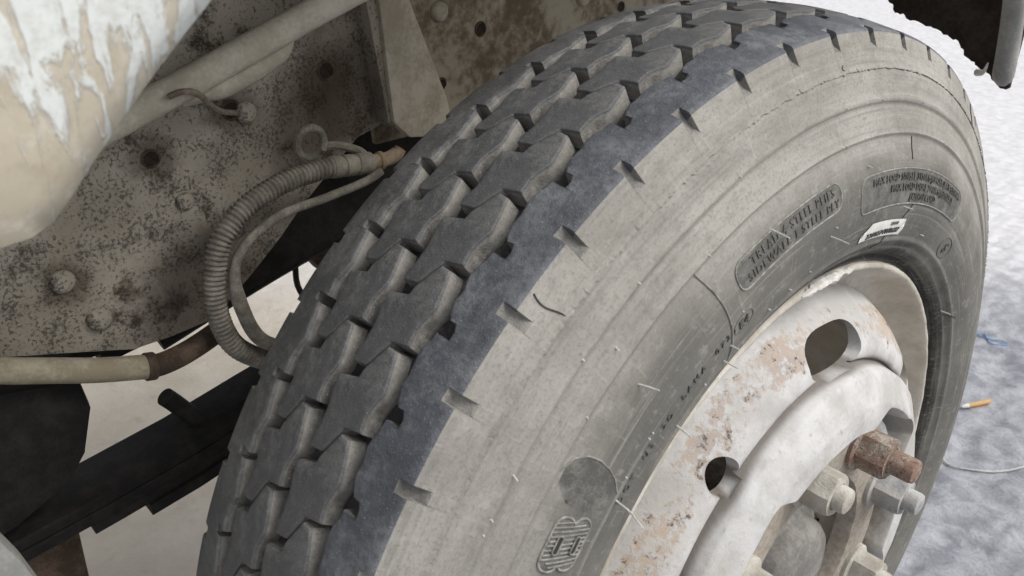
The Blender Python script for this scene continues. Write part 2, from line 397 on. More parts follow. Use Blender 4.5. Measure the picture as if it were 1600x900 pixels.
# ------------------------------------------------------------------ tyre
RX = lambda x: .5545 - 1.2547 * x * x
NP = 53; PITCH = 360.0 / NP
PHI0 = 130.2                                  # angle of one block's upper corner
wheel = thing('front_truck_wheel', 'dusty truck wheel with worn zigzag tread tyre and chalky white steel rim', 'wheel', (0, 0, 0))
WC = (0, 0, HZ)
side = pchip([.318, .331, .340, .350, .365, .385, .400, .420, .440, .456, .482, .512, .527, .5425],
             [.110, .1235, .1300, .1365, .1430, .1470, .1480, .1455, .1392, .1325, .1225, .1120, .1055, .0978])
def relief(r):
    d = 0.0
    d += .0018 / (1 + math.exp(-(r - .4575) / .0006))            # dusty outer zone stands a little proud
    d += .0011 * math.exp(-((r - .4585) / .0012)**2)
    d -= .0014 * math.exp(-((r - .4825) / .0016)**2)
    d += .0014 * math.exp(-((r - .4872) / .0028)**2)
    d += .0022 * math.exp(-((r - .3585) / .0028)**2)             # bead rings
    d += .0014 * math.exp(-((r - .3480) / .0018)**2)
    d -= .0075 * math.exp(-((r - .3372) / .0036)**2)
    d -= .0041 / (1 + math.exp(-(r - .5118) / .0005))            # tucked under the shoulder
    return d
def XS(r): return float(side(r)) + relief(r)
# carcass: outboard wall, tread base, inboard wall
rows = [(XS(r), r) for r in np.arange(.3270, .5165, .0015)]
rows += [(.105, .520), (.0965, .5285)]
rows += [(x, RX(x) - .0150) for x in np.linspace(.092, -.092, 24)]
rows += [(-.0965, .5285), (-.105, .520)]
rows += [(-float(side(r)), r) for r in np.linspace(.5165, .318, 30)]
def wob(X, Rr, ph):
    w = .00015*np.sin(5*ph+1) + .0001*np.sin(13*ph+.4) + .0001*np.sin(29*ph)
    return X + w*np.sign(X)*(np.abs(X) > .1), Rr
V, F = lathe(rows, 540, fn=wob)
nr = len(rows); nside = len(np.arange(.3270, .5165, .0015))
mi = []
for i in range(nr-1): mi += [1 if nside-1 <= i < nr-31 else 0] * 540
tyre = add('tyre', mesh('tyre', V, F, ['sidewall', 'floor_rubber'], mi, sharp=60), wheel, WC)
tyre['label'] = 'worn dusty black truck tyre with zigzag tread blocks'

# tread blocks of the two middle rows
def block_mesh(name, xoff, seed):
    # (angle from block corner in degrees, x in mm): outline measured from the tread
    P = [(0, 31), (.05, 39.5), (1.5, 44.0), (2.9, 47.6), (3.9, 44.6), (4.8, 43.2), (6.05, 45.4), (6.40, 30.6), (8.70, 20.8), (8.95, 8.4),
         (8.4, 6.0), (7.2, 8.2), (5.9, 7.6), (4.7, 3.6), (3.45, 2.6), (2.9, 20.6), (2.2, 21.2)]
    K = math.radians(1) * .55
    pts = [Vector((a * K, (x - xoff) * .001)) for a, x in P]
    n = len(pts); ar = sum(pts[i].x*pts[(i+1) % n].y - pts[(i+1) % n].x*pts[i].y for i in range(n))
    sg = 1 if ar > 0 else -1
    def offs(d):
        out = []
        for i in range(n):
            e1 = (pts[i]-pts[i-1]).normalized(); e2 = (pts[(i+1) % n]-pts[i]).normalized()
            n1 = Vector((e1.y, -e1.x))*sg; n2 = Vector((e2.y, -e2.x))*sg
            b = n1+n2; b = b/max(.45, b.length_squared)*2
            out.append(pts[i] + b*.5*d*2*.5)
        return out
    bm = bmesh.new()
    rings = []
    for d, h in ((.0030, -.0160), (.0004, -.0022), (-.0001, -.0009), (-.0009, -.0002), (-.0018, 0.0)):
        rings.append([bm.verts.new((p.x, p.y, h)) for p in offs(d)])
    for a, b in zip(rings[:-1], rings[1:]):
        for i in range(n):
            j = (i+1) % n; f = bm.faces.new((a[i], a[j], b[j], b[i])); f.material_index = 1 if a is rings[0] else 0
    top = bm.faces.new(rings[-1]); top.material_index = 0
    bmesh.ops.triangulate(bm, faces=[top])
    for u in np.arange(.5, 9, .75):
        bmesh.ops.bisect_plane(bm, geom=bm.verts[:]+bm.edges[:]+bm.faces[:], plane_co=(u*K, 0, 0), plane_no=(1, 0, 0))
    for x in np.arange(6, 48, 5.5):
        bmesh.ops.bisect_plane(bm, geom=bm.verts[:]+bm.edges[:]+bm.faces[:], plane_co=(0, (x-xoff)*.001, 0), plane_no=(0, 1, 0))
    for v in bm.verts:
        u, x, h = v.co; ph = u/.55
        w = mnoise.noise(Vector((u*60+seed, x*60, 3)))*.0004 if h > -.004 else mnoise.noise(Vector((u*90+seed, x*90, h*90)))*.0009
        rr = RX(x) + h + w
        v.co = (x, rr*math.cos(ph), rr*math.sin(ph))
    return bmfinish(bm, name, ['tread', 'wall'], sharp=50)
for row, xoff in enumerate((0, 51)):
    variants = [block_mesh('tread_block', xoff, 10*row + k*3.7) for k in range(4)]
    for k in range(NP):
        add('tread_block', variants[(k*7) % 4], tyre, WC, (math.radians(PHI0 + PITCH*k + random.uniform(-.06, .06)), 0, 0))

# shoulder ribs: continuous ribs with zigzag inner edge, slots and outer notches
def rib_mesh(sgn):
    if sgn > 0:
        ed = [(-1.3, 55.6), (-.3, 54.6), (.8, 57.2), (1.8, 56.4), (2.6, 59.5), (3.0, 62.0), (3.001, 67.5), (3.6, 70.0), (4.2, 69.5), (4.201, 58.2), (5.0, 57.6)]
        notch = (.05, 1.10)
    else:      # mirrored side: groove edge of the inner rib, seen as a bright zigzag wall
        ed = [(-1.3, 56.5), (-.75, 56.5), (-.749, 70.0), (.05, 69.0), (.051, 62.0), (1.5, 58.0), (2.9, 53.6), (3.9, 56.8), (4.7, 58.4), (5.0, 57.8)]
        notch = (.9, 2.1)
    eu = np.array([e[0] for e in ed] + [ed[0][0]+PITCH]); ex = np.array([e[1] for e in ed] + [ed[0][1]])
    us = sorted(set([round(e[0], 4) for e in ed] + [notch[0], notch[0]+.05, notch[1]-.05, notch[1]] + list(np.round(np.arange(-1.2, -1.3+PITCH-.1, .24), 4))))
    cols = []; mats = []
    for k in range(NP):
        for u in us:
            xl = float(np.interp(u, eu, ex))*.001
            ph = math.radians(PHI0 + k*PITCH + u)
            innotch = notch[0]+.03 < u < notch[1]-.03
            jit = mnoise.noise(Vector((ph*40, sgn*3, 0)))*.0012
            nz = mnoise.noise(Vector((ph*230, 5, sgn))); nz2 = mnoise.noise(Vector((ph*55, 9, sgn)))
            xl += jit
            pr = [(xl-.0030, RX(xl)-.0165), (xl-.0004, RX(xl)-.0024), (xl+.0003, RX(xl)-.0009), (xl+.0012, RX(xl)-.0002), (xl+.0024, RX(xl))]
            xe = .0885
            for t in (.25, .5, .75, 1.0):
                x = (xl+.0024)*(1-t)+xe*t
                pr.append((x, RX(x) + mnoise.noise(Vector((ph*30, x*60, 7)))*.0004))
            fl = .0008*nz2
            flash = max(.0009, .0019 + .0026*nz + .0014*nz2)
            if not innotch:
                pr += [(.0945, RX(.0945)), (.0967, RX(.0967)-.0003), (.0981, .5405), (.1003, .5360), (.1052, .5265), (.1096, .5178), (.1117, .5142)]
            else:
                pr += [(.0898, RX(.0898)-.0035), (.0915, RX(.0915)-.0068), (.0945, .5350), (.0980, .5315), (.1015, .5298), (.1044, .5281), (.1117, .5142)]
            pr += [(.1124+flash, .5122-.0022*abs(nz)-.001*nz2), (.1126, .5106+fl), (.1090, .5100)]
            cols.append([(sgn*x, r*math.cos(ph), r*math.sin(ph)) for x, r in pr])
    npnt = len(cols[0]); nc = len(cols)
    V = [p for c in cols for p in c]; F = []; mi = []
    for j in range(nc):
        l = (j+1) % nc; wall = False
        for i in range(npnt-1):
            q = (j*npnt+i, l*npnt+i, l*npnt+i+1, j*npnt+i+1)
            F.append(q if sgn < 0 else q[::-1])
            nt = notch[0]+.01 < us[j % len(us)] < notch[1]-.01
            mi.append(1 if i == 0 or (nt and 8 <= i < 14) else (0 if i < 11 else 2))
    return mesh('shoulder_rib', V, F, ['shoulder' if sgn > 0 else 'tread', 'wall', 'face'], mi, sharp=38)
ob = add('shoulder_rib', rib_mesh(1), tyre, WC); ob['label'] = 'smooth blue grey outer shoulder rib with a notched edge'
add('shoulder_rib', rib_mesh(-1), tyre, WC)

# marks moulded on the outer sidewall --------------------------------
def S(phi_deg, r, h=0.0):
    p = math.radians(phi_deg); return (XS(r)+h, r*math.cos(p), r*math.sin(p))
def surf_tube(name, pts, rad, mat, closed=False, h=0.0, n=None):
    """pts: (phi, r) polyline laid on the sidewall"""
    pts = [tuple(p) for p in pts]
    if closed: pts = pts + [pts[0]]
    out = []
    for (a, r), (b, s) in zip(pts[:-1], pts[1:]):
        L = math.hypot(math.radians(b-a)*.5*(r+s), s-r); m = max(1, int(L/.003))
        for k in range(m): t = k/m; out.append(S(a+(b-a)*t, r+(s-r)*t, h))
    out.append(S(*pts[-1], h))
    V, F = tube(out, rad, 6); return add(name, mesh(name, V, F, mat), tyre, WC)
def rounded(poly, rad, n=6):
    """round the corners of a (u,v) polygon"""
    out = []; m = len(poly)
    for i in range(m):
        p0, p, p1 = (Vector(poly[i-1]), Vector(poly[i]), Vector(poly[(i+1) % m]))
        a = (p0-p); b = (p1-p); d = min(rad, a.length*.49, b.length*.49)
        s = p+a.normalized()*d; e = p+b.normalized()*d
        for k in range(n+1): t = k/n; out.append(tuple((1-t)**2*s+2*t*(1-t)*p+t*t*e))
    return out
def arcbox(ph0, ph1, r0, r1, rad, r0b=None):
    """box in arc/radius space -> list of (phi, r)"""
    rm = (r0+r1)/2; K = math.radians(1)*rm
    n = 10; top = [(ph0+(ph1-ph0)*k/n, r1) for k in range(n+1)]; bot = [(ph1+(ph0-ph1)*k/n, r0) for k in range(n+1)]
    pl = [(a*K, r) for a, r in [top[0], top[-1], bot[0], bot[-1]]]
    return [(a/K, r) for a, r in rounded(pl, rad, 8)]
def panel(name, outline, mat, h=.0004):
    """patch filling an outline on the sidewall"""
    bm = bmesh.new(); K = .42*math.radians(1)
    f = bm.faces.new([bm.verts.new((a*K, r, 0)) for a, r in outline]); bmesh.ops.triangulate(bm, faces=[f])
    a0 = min(v.co.x for v in bm.verts); a1 = max(v.co.x for v in bm.verts); r0 = min(v.co.y for v in bm.verts); r1 = max(v.co.y for v in bm.verts)
    for x in np.arange(a0+.005, a1, .005): bmesh.ops.bisect_plane(bm, geom=bm.verts[:]+bm.edges[:]+bm.faces[:], plane_co=(x, 0, 0), plane_no=(1, 0, 0))
    for y in np.arange(r0+.003, r1, .003): bmesh.ops.bisect_plane(bm, geom=bm.verts[:]+bm.edges[:]+bm.faces[:], plane_co=(0, y, 0), plane_no=(0, 1, 0))
    for v in bm.verts: v.co = S(v.co.x/K, v.co.y, h)
    return add(name, bmfinish(bm, name, mat, sharp=180), tyre, WC)
def wrap_text(name, s, phi_c, r_c, size, mat, stretch=1.0, h=.0007, parent=None, surf=None, spacing=1.0, bold=0.0):
    cu = bpy.data.curves.new('txt', 'FONT'); cu.body = s; cu.size = size; cu.align_x = 'CENTER'; cu.align_y = 'CENTER'
    cu.extrude = .0005; cu.resolution_u = 3; cu.space_character = spacing; cu.offset = bold
    to = bpy.data.objects.new('txt', cu); COL.objects.link(to); bpy.context.view_layer.update()
    me = bpy.data.meshes.new_from_object(to.evaluated_get(bpy.context.evaluated_depsgraph_get()))
    bpy.data.objects.remove(to)
    bm = bmesh.new(); bm.from_mesh(me); bpy.data.meshes.remove(me)
    bmesh.ops.subdivide_edges(bm, edges=[e for e in bm.edges if e.calc_length() > .006], cuts=2)
    for v in bm.verts:
        a, b, c = v.co
        if surf: v.co = surf(a*stretch, b, c)
        else: v.co = S(phi_c - math.degrees(a*stretch/r_c), r_c + b, h + c)
    return add(name, bmfinish(bm, name, mat, sharp=50), parent or tyre, WC)
# capsule with ply data
o1 = arcbox(113.6, 94.4, .4130, .4370, .012)
panel('lettering_panel', o1, 'panel'); surf_tube('lettering_border', o1, .0008, 'markline', True, .0004)
wrap_text('lettering', 'TREAD 4 STEEL PLIES', 103.4, .4302, .0096, 'mark', 1.0, .0009, spacing=1.3)
wrap_text('lettering', 'SIDEWALL 1 STEEL PLY', 103.6, .4200, .0096, 'mark', 1.0, .0009, spacing=1.3)
# curved box with load data
o2 = arcbox(90.0, 56.5, .3965, .4285, .012)
panel('lettering_panel', o2, 'panel'); surf_tube('lettering_border', o2, .0008, 'markline', True, .0004)
wrap_text('lettering', 'MAX LOAD SINGLE 3150KG(6940LBS) AT 830KPA', 72.5, .4215, .0092, 'mark', 1.0, .0010, spacing=1.1)
wrap_text('lettering', 'MAX LOAD DUAL 2900KG(6395LBS)', 71.5, .4120, .0092, 'mark', 1.0, .0010, spacing=1.1)
wrap_text('lettering', '(120PSI) COLD', 72.0, .4030, .0092, 'mark', 1.0, .0010, spacing=1.1)
# code ring by the bead
wrap_text('lettering', 'DOT  U3  2D  LAMA  0720', 127.6, .3905, .0088, 'mark', 1.0, .0006, spacing=1.6)
wrap_text('lettering', 'E4', 114.3, .3885, .0125, 'mark', 1.0, .0008)
surf_tube('lettering_border', [(114.3+math.degrees(.0125*math.cos(t)/.388), .3885+.0085*math.sin(t)) for t in np.linspace(0, 2*math.pi, 28, endpoint=False)], .0006, 'mark', True)
surf_tube('lettering_border', [(53.5+math.degrees(.016*math.cos(t)/.37), .374+.011*math.sin(t)) for t in np.linspace(0, 2*math.pi, 28, endpoint=False)], .0006, 'mark', True)
wrap_text('lettering', 'S', 53.5, .374, .016, 'mark', 1.3, .0006)
# big hatched figure of the size marking
def ab(a, b): return (144.7 - math.degrees(a/.4245), .4245 + b)
def stadium(a0, a1, b0, b1, n=10):
    r_ = (b1-b0)/2; bc = (b0+b1)/2; o = []
    for k in range(n+1): t = math.pi/2 - math.pi*k/n; o.append((a1-r_+r_*math.cos(t), bc+r_*math.sin(t)))
    for k in range(n+1): t = -math.pi/2 - math.pi*k/n; o.append((a0+r_+r_*math.cos(t), bc+r_*math.sin(t)))
    return o
def fig8():
    u = stadium(-.0215, .0195, -.001, .0150); l = stadium(-.0185, .0225, -.0150, .001)
    out_ = [p for p in u if p[1] > .0005 and p[0] > 0] + [p for p in l if p[1] < -.0005 and p[0] > 0] + [p for p in l if p[1] < -.0005 and p[0] <= 0] + [p for p in u if p[1] > .0005 and p[0] <= 0]
    return out_
f8 = fig8()
panel('size_figure', [ab(*p) for p in f8], 'panel', .0006)
surf_tube('size_figure_border', [ab(*p) for p in f8], .0010, 'markline', True, .0006)
for (ca, cb) in ((-.001, .0072), (.002, -.0072)):
    q = stadium(ca-.0070, ca+.0070, cb-.0021, cb+.0021, 6)
    panel('size_figure', [ab(*p) for p in q], 'crack', .0022); surf_tube('size_figure_border', [ab(*p) for p in q], .0007, 'markline', True, .0020)
for k in range(17):
    a0 = -.026 + k*.0034; seg = []
    for t in np.linspace(0, 1, 12):
        a_, b_ = a0 + .0100*(.5-t), -.0142 + .0284*t
        lim = (-.0200, .0180) if b_ > 0 else (-.0170, .0210)
        e = .0015 if abs(b_) < .011 else .0045
        if lim[0]+e < a_ < lim[1]-e and abs(b_) > .0004: seg.append(ab(a_, b_))
    if len(seg) > 2: surf_tube('hatch_ridge', seg, .0006, 'markline', h=.0011)
# rounded end of the name panel, seam ridges and cracks
surf_tube('mould_line', [(138.6, .4545), (137.2, .4505), (136.4, .4420), (136.2, .432), (136.5, .420), (137.1, .410), (138.3, .3995)], .0008, 'markline', h=.0003)
panel('lettering_panel', [(139.6, .452), (138.2, .4525), (137.2, .4490), (136.5, .4410), (136.3, .432), (136.6, .420), (137.2, .411), (138.4, .4010), (140.2, .404), (141.2, .42), (141.0, .44)], 'panel')
surf_tube('mould_line', [(117.4, .4560), (116.7, .436), (116.4, .418), (116.4, .396), (116.7, .378), (117.4, .3630)], .0009, 'markline', h=.0004)
surf_tube('crack', [(76.3, .4555), (76.6, .446), (76.5, .436)], .0006, 'crack', h=.0004)
surf_tube('crack', [(74.2, .396), (77.3, .372), (80.8, .352)], .0007, 'crack', h=.0003)
surf_tube('crack', [(29.5, .366), (33.5, .349)], .0006, 'crack', h=.0003)
def shoulder_line(phi, r0, r1, mat='crack'):
    out = []
    for k in range(12):
        t = k/11; r = r0+(r1-r0)*t; p = math.radians(phi + .25*math.sin(t*5))
        x = float(np.interp(r, [.5108, .5178, .5265, .5360, .5405], [.1128, .1098, .1054, .1005, .0983])) + .0002
        out.append((x, r*math.cos(p), r*math.sin(p)))
    V, F = tube(out, .0006, 5); add('crack', mesh('crack', V, F, mat), tyre, WC)
shoulder_line(PHI0 - 6*PITCH + .45, .518, .512); shoulder_line(PHI0 - .3*PITCH + .5, .538, .512); shoulder_line(PHI0-11.4*PITCH, .538, .512)
# vent hairs left by the mould
def hair(phi, r, ln, mat='hair', tilt=0.0):
    a = np.array(S(phi, r, -.0005)); p = math.radians(phi+90)
    d = np.array([1.0, math.cos(p)*tilt, math.sin(p)*tilt]); d /= np.linalg.norm(d)
    side_ = np.array([0, -.3, -.6])*ln*.10
    P = [a, a+d*ln*.5+side_*.3, a+d*ln+side_]
    V, F = tube(P, [.0008, .0007, .0005], 6); add('vent_hair', mesh('vent_hair', V, F, mat), tyre, WC)
for ph, r, ln in ((128.5, .438, .017), (118.3, .366, .014), (117.0, .378, .008), (139.0, .3955, .019), (139.6, .3665, .020), (128.3, .367, .016), (96.4, .3935, .017), (106.9, .4375, .018),
                  (34.8, .348, .012), (76.8, .393, .008), (140.5, .487, .006), (127.5, .470, .004), (88.0, .437, .005)):
    hair(ph, r, ln, tilt=random.uniform(-.25, .25))
for k in range(26):
    hair(random.uniform(60, 150), random.choice([.3685, .4595, .487, .3995]), random.uniform(.0015, .003))
# paper label with a printed code
lab = [(87.5, .3665), (87.7, .3730), (86.2, .3755), (85.4, .3830), (74.6, .3810), (74.9, .3740), (74.0, .3715), (74.6, .3650)]
panel('paper_label', lab, 'label', .0012)
wrap_text('label_print', '2280274W8687', 80.8, .3700, .0078, 'ink', 1.15, .0016, spacing=1.15)
wrap_text('label_print', 'H2 0512', 78.2, .3775, .0045, 'markline', 1.0, .0016)

# ------------------------------------------------------------------ wheel
def lumps(amp, f=1.0):
    def fn(X, Rr, ph):
        d = np.array([mnoise.noise(Vector((math.cos(p)*9*f, math.sin(p)*9*f, r*30*f + x*30*f))) for x, r, p in zip(X, Rr, ph)])
        return X + d*amp, Rr + np.roll(d, 7)*amp*.6
    return fn
rim_prof = [(.060, .3165), (.090, .3175), (.108, .3200), (.1150, .3255), (.1185, .3300), (.1235, .3320), (.1278, .3308), (.1292, .3278), (.1280, .3250),
            (.1225, .3225), (.1130, .3200), (.1030, .3155), (.0960, .3090), (.0930, .3010), (.0920, .2950), (.0800, .2870), (.0500, .2850), (-.1300, .2850),
            (-.1350, .3300), (-.1300, .3300), (-.1200, .3165), (0, .300)]
V, F = lathe(rim_prof, 360, True, lumps(.0008, 2.6))
add('rim', mesh('rim', V, F, 'rim', sharp=50), wheel, WC)
disc_prof = [(.0840, .3000), (.0960, .2955), (.1040, .2905), (.1130, .2855), (.1215, .2795), (.1300, .2715), (.1375, .2630), (.1432, .2550), (.1458, .2480), (.1466, .2435), (.1464, .2385), (.1448, .2362), (.1410, .2354), (.1410, .2338), (.1530, .2330),
             (.1600, .2314), (.1622, .2298), (.1640, .2272), (.1705, .2165), (.1775, .2055), (.1792, .2020), (.1792, .1992), (.1770, .1968), (.1660, .1945), (.1540, .1925),
             (.1480, .1895), (.1480, .1850), (.1560, .1835), (.1605, .1815), (.1618, .1780), (.1618, .1380), (.1612, .1180), (.1596, .1110), (.1540, .1085), (.1400, .1080), (.1360, .1200),
             (.1340, .1860), (.1340, .2000), (.1350, .2280), (.1320, .2480), (.1260, .2640), (.1160, .2760), (.0900, .2860)]
def disc_fn(X, Rr, ph):
    d = np.array([mnoise.noise(Vector((math.cos(p)*7, math.sin(p)*7, r*22 + x*20))) for x, r, p in zip(X, Rr, ph)])
    deg = np.degrees(ph)
    c = np.abs(((deg - 94 + 45) % 90) - 45)                     # the raised ring is broad beside every other nut gap
    t = np.clip((c - 23) / 8, 0, 1); t = t*t*(3-2*t)
    w = ((Rr > .165) & (Rr < .2005) & (X > .142)).astype(float)
    oc = ((deg - 128) % 45) - 22.5                              # the ring is faintly eight-sided
    poly = math.cos(math.radians(22.5)) / np.cos(np.radians(oc))
    w8 = (Rr < .2346) * np.clip((Rr - .186)/.008, 0, 1) * (X > .142)
    return X + d*.0005, (Rr + d*.0004)*(1 - .12*w8*(1 - poly)) - w*(1-t)*.0245
V, F = lathe(disc_prof, 288, True, disc_fn)
dme = mesh('disc', V, F, 'disc', sharp=60)
bm = bmesh.new(); bm.from_mesh(dme); bmesh.ops.recalc_face_normals(bm, faces=bm.faces); bm.to_mesh(dme); bm.free()
disc = add('disc', dme, wheel, WC)
def cutter(phi, r, rad_t, rad_r, x0, x1, sq=2.6):
    p = math.radians(phi); c = Vector((0, r*math.cos(p), r*math.sin(p))); er = Vector((0, math.cos(p), math.sin(p))); et = Vector((0, -math.sin(p), math.cos(p)))
    n = 36; pts = []
    for k in range(n):
        a = 2*math.pi*k/n; ca, sa = math.cos(a), math.sin(a); s = (abs(ca)**sq+abs(sa)**sq)**(-1/sq)
        pts.append(c + et*ca*s*rad_t + er*sa*s*rad_r)
    bm = bmesh.new(); A = [bm.verts.new((x0, q.y, q.z)) for q in pts]; B = [bm.verts.new((x1, q.y, q.z)) for q in pts]
    for i in range(n): bm.faces.new((A[i], A[(i+1) % n], B[(i+1) % n], B[i]))
    bm.faces.new(A[::-1]); bm.faces.new(B); bmesh.ops.recalc_face_normals(bm, faces=bm.faces)
    me = bpy.data.meshes.new('cut'); bm.to_mesh(me); bm.free(); return me
cm = bmesh.new()
for q in range(4):
    for me in (cutter(85.5+90*q, .2530, .0490, .0230, .08, .1515), cutter(127.6+90*q, .2485, .0185, .0190, .08, .1515, 2.0)): cm.from_mesh(me)
for q in range(4): cm.from_mesh(cutter(38.5+90*q, .1905, .0190, .0105, .10, .20))
cme = bpy.data.meshes.new('cut'); cm.to_mesh(cme); cm.free()
cut = add('cut', cme, None, WC)
bpy.context.view_layer.update()
bo = disc.modifiers.new('b', 'BOOLEAN'); bo.object = cut; bo.operation = 'DIFFERENCE'; bo.solver = 'EXACT'; bo.use_self = True
bpy.context.view_layer.update()
nm = bpy.data.meshes.new_from_object(disc.evaluated_get(bpy.context.evaluated_depsgraph_get()))
disc.modifiers.clear(); disc.data = nm; bpy.data.objects.remove(cut)
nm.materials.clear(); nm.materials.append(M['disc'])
nm.polygons.foreach_set('use_smooth', np.ones(len(nm.polygons), dtype=bool)); nm.set_sharp_from_angle(angle=math.radians(38))
# nuts with stud ends
def nut_bm(L, rr=.0222):
    bm = bmesh.new(); prof = [(0, rr*1.22), (.0045, rr*1.22), (.0062, rr*1.10)]
    n = 36; rings = []
    for x, r in prof: rings.append([bm.verts.new((x, r*math.cos(2*math.pi*k/n), r*math.sin(2*math.pi*k/n))) for k in range(n)])
    def hexr(a, ch):
        a = (a + math.pi/6) % (math.pi/3) - math.pi/6
        return min(rr*math.cos(math.pi/6)/math.cos(a), ch)
    for x, ch in ((.0064, rr*.965), (.0095, rr), (L-.0035, rr), (L, rr*.90), (L, .0135)):
        rings.append([bm.verts.new((x, hexr(2*math.pi*k/n, ch)*math.cos(2*math.pi*k/n), hexr(2*math.pi*k/n, ch)*math.sin(2*math.pi*k/n))) for k in range(n)])
    for a, b in zip(rings[:-1], rings[1:]):
        for i in range(n): bm.faces.new((a[i], a[(i+1) % n], b[(i+1) % n], b[i]))
    return bm
def stud_mesh(x0, x1, r, mat):
    rows = [(x0, r), (x1-.004, r), (x1-.0012, r*.93), (x1, r*.72), (x1+.0004, .0005)]
    V, F = lathe(rows, 24); return mesh('stud', V, F, mat, sharp=35)
nuts = [(104.0, .147, .034, .046, 'nut', 10), (60.5, .147, .036, .062, 'rustnut', 22), (15.5, .148, .036, .052, 'bluenut', 5), (-29.5, .147, .034, .046, 'nut', 35),
        (-74.5, .147, .034, .046, 'nut', 50), (-119.5, .147, .034, .048, 'rustnut', 15), (195.5, .147, .034, .046, 'nut', 28), (149.5, .147, .034, .047, 'nut', 40)]
for ph, r, L, L2, m, rot in nuts:
    p = math.radians(ph); loc = (.1612, r*math.cos(p), HZ + r*math.sin(p))
    nb = add('wheel_nut', bmfinish(nut_bm(L), 'wheel_nut', m, sharp=32), wheel, loc)
    if m == 'rustnut': nb['label'] = 'heavily rusted wheel nut'
    nb.rotation_euler = (math.radians(rot), 0, 0)
    st = add('stud', stud_mesh(L-.008, L2, .0128, m), nb, loc)
# hub
V, F = lathe([(.030, .106), (.098, .104), (.102, .098), (.103, .060)], 64); add('hub_well', mesh('hub_well', V, F, 'hubdark', sharp=40), wheel, WC)
V, F = lathe([(.100, .082), (.112, .080), (.125, .074), (.134, .068), (.1365, .060), (.142, .056), (.152, .054), (.160, .048), (.165, .036), (.167, .018), (.1672, .0005)], 64)
hc = add('hub_cap', mesh('hub_cap', V, F, 'hub', sharp=40), wheel, WC)
for k in range(6):
    p = math.radians(62 + 60*k); bb = nut_bm(.009, .0075)
    add('cap_bolt', bmfinish(bb, 'cap_bolt', 'brown', sharp=30), hc, (.124, .0745*math.cos(p), HZ+.0745*math.sin(p)))
# crusted balance weight on the rim edge
bm = bmesh.new()
pts = []
for k in range(27):
    t = k/26; ph = math.radians(97 - 15*t); w = .0055*math.sin(math.pi*min(1, t*1.15+.02))**.5 if t < .86 else .003
    n1 = mnoise.noise(Vector((k*.7, 1, 2)))
    ring = []
    for a in range(8):
        an = 2*math.pi*a/8; rr = max(.0016, w*(1+.5*mnoise.noise(Vector((k*.9, a*1.1, 5)))))
        x = .1285 + math.cos(an)*rr*1.1 + n1*.001; r = .3285 + math.sin(an)*rr*.9
        ring.append(bm.verts.new((x, r*math.cos(ph), r*math.sin(ph))))
    pts.append(ring)
for a, b in zip(pts[:-1], pts[1:]):
    for i in range(8): bm.faces.new((a[i], a[(i+1) % 8], b[(i+1) % 8], b[i]))
bm.faces.new(pts[0][::-1]); bm.faces.new(pts[-1])
add('balance_weight', bmfinish(bm, 'balance_weight', 'crud', sharp=25), wheel, WC)

# ------------------------------------------------------------------ cab with the wheel arch
cab = thing('truck_cab', 'cream cab fender with peeling white paint, its wheel arch framing the tyre', 'truck cab', (-.9, 0, 1.084))
def XF(y): return .085 - .066*(y + .6)
RA = .796
arc = []
for k in range(61):
    ph = math.radians(44 + (137.2-44)*k/60)
    arc.append((RA*math.cos(ph), HZ + RA*math.sin(ph)))
c1 = arc[-1]
tail = [(c1[0]-.009, c1[1]-.0085), (c1[0]-.019, c1[1]-.0125), (c1[0]-.034, c1[1]-.0135), (-.70, 1.080), (-.95, 1.080)]
edge = arc + tail
# outer skin as strips from the edge outwards
out = []
for (y, z) in edge:
    out.append((y, z))
V = []; F = []; NR = 18
n = len(out)
for i, (y, z) in enumerate(out):
    if i <= 60:
        d = Vector((y, z-HZ)).normalized(); tgt = 1.95
        ts = np.linspace(0, 1, NR)**1.4
        far = Vector((y*1.25 + (0 if y > -.4 else -.25), tgt))
    else: far = Vector((y-.25, 1.95)); ts = np.linspace(0, 1, NR)**1.4
    for j, t in enumerate(ts):
        p = Vector((y, z))*(1-t) + far*t
        rib = .006*math.exp(-((t*1.2)/.03)**2)
        V.append((XF(p.x) - .010*math.exp(-((p - Vector((y, z))).length/.006)**2) + .0012*mnoise.noise(Vector((p.x*9, p.y*9, 2))), p.x, p.y))
for i in range(n-1):
    for j in range(NR-1):
        a = i*NR+j; F.append((a, a+NR, a+NR+1, a+1))
# returned lip
b0 = len(V)
for i, (y, z) in enumerate(out): V.append((XF(y)-.030, y - .0, z + .001))
for i in range(n-1): F.append((i*NR, b0+i, b0+i+1, (i+1)*NR))
add('fender_panel', mesh('fender_panel', V, F, 'fender', sharp=60), cab, (0, 0, 0))
# floor pan above and inner liner behind the arch top, both unseen; pan cut narrow so light gets under
add('floor_pan', bmfinish(boxbm((-.80, -1.15, 1.47), (.02, 1.0, 1.56), .01), 'floor_pan', 'cab_under'), cab)
V, F = [], []
for k in range(41):
    ph = math.radians(40 + 84*k/40)
    for x in (-.30, .03): V.append((x, (RA+.03)*math.cos(ph), HZ+(RA+.03)*math.sin(ph)))
for k in range(40): F.append((2*k, 2*k+2, 2*k+3, 2*k+1))
add('arch_liner', mesh('arch_liner', V, F, 'cab_under'), cab)
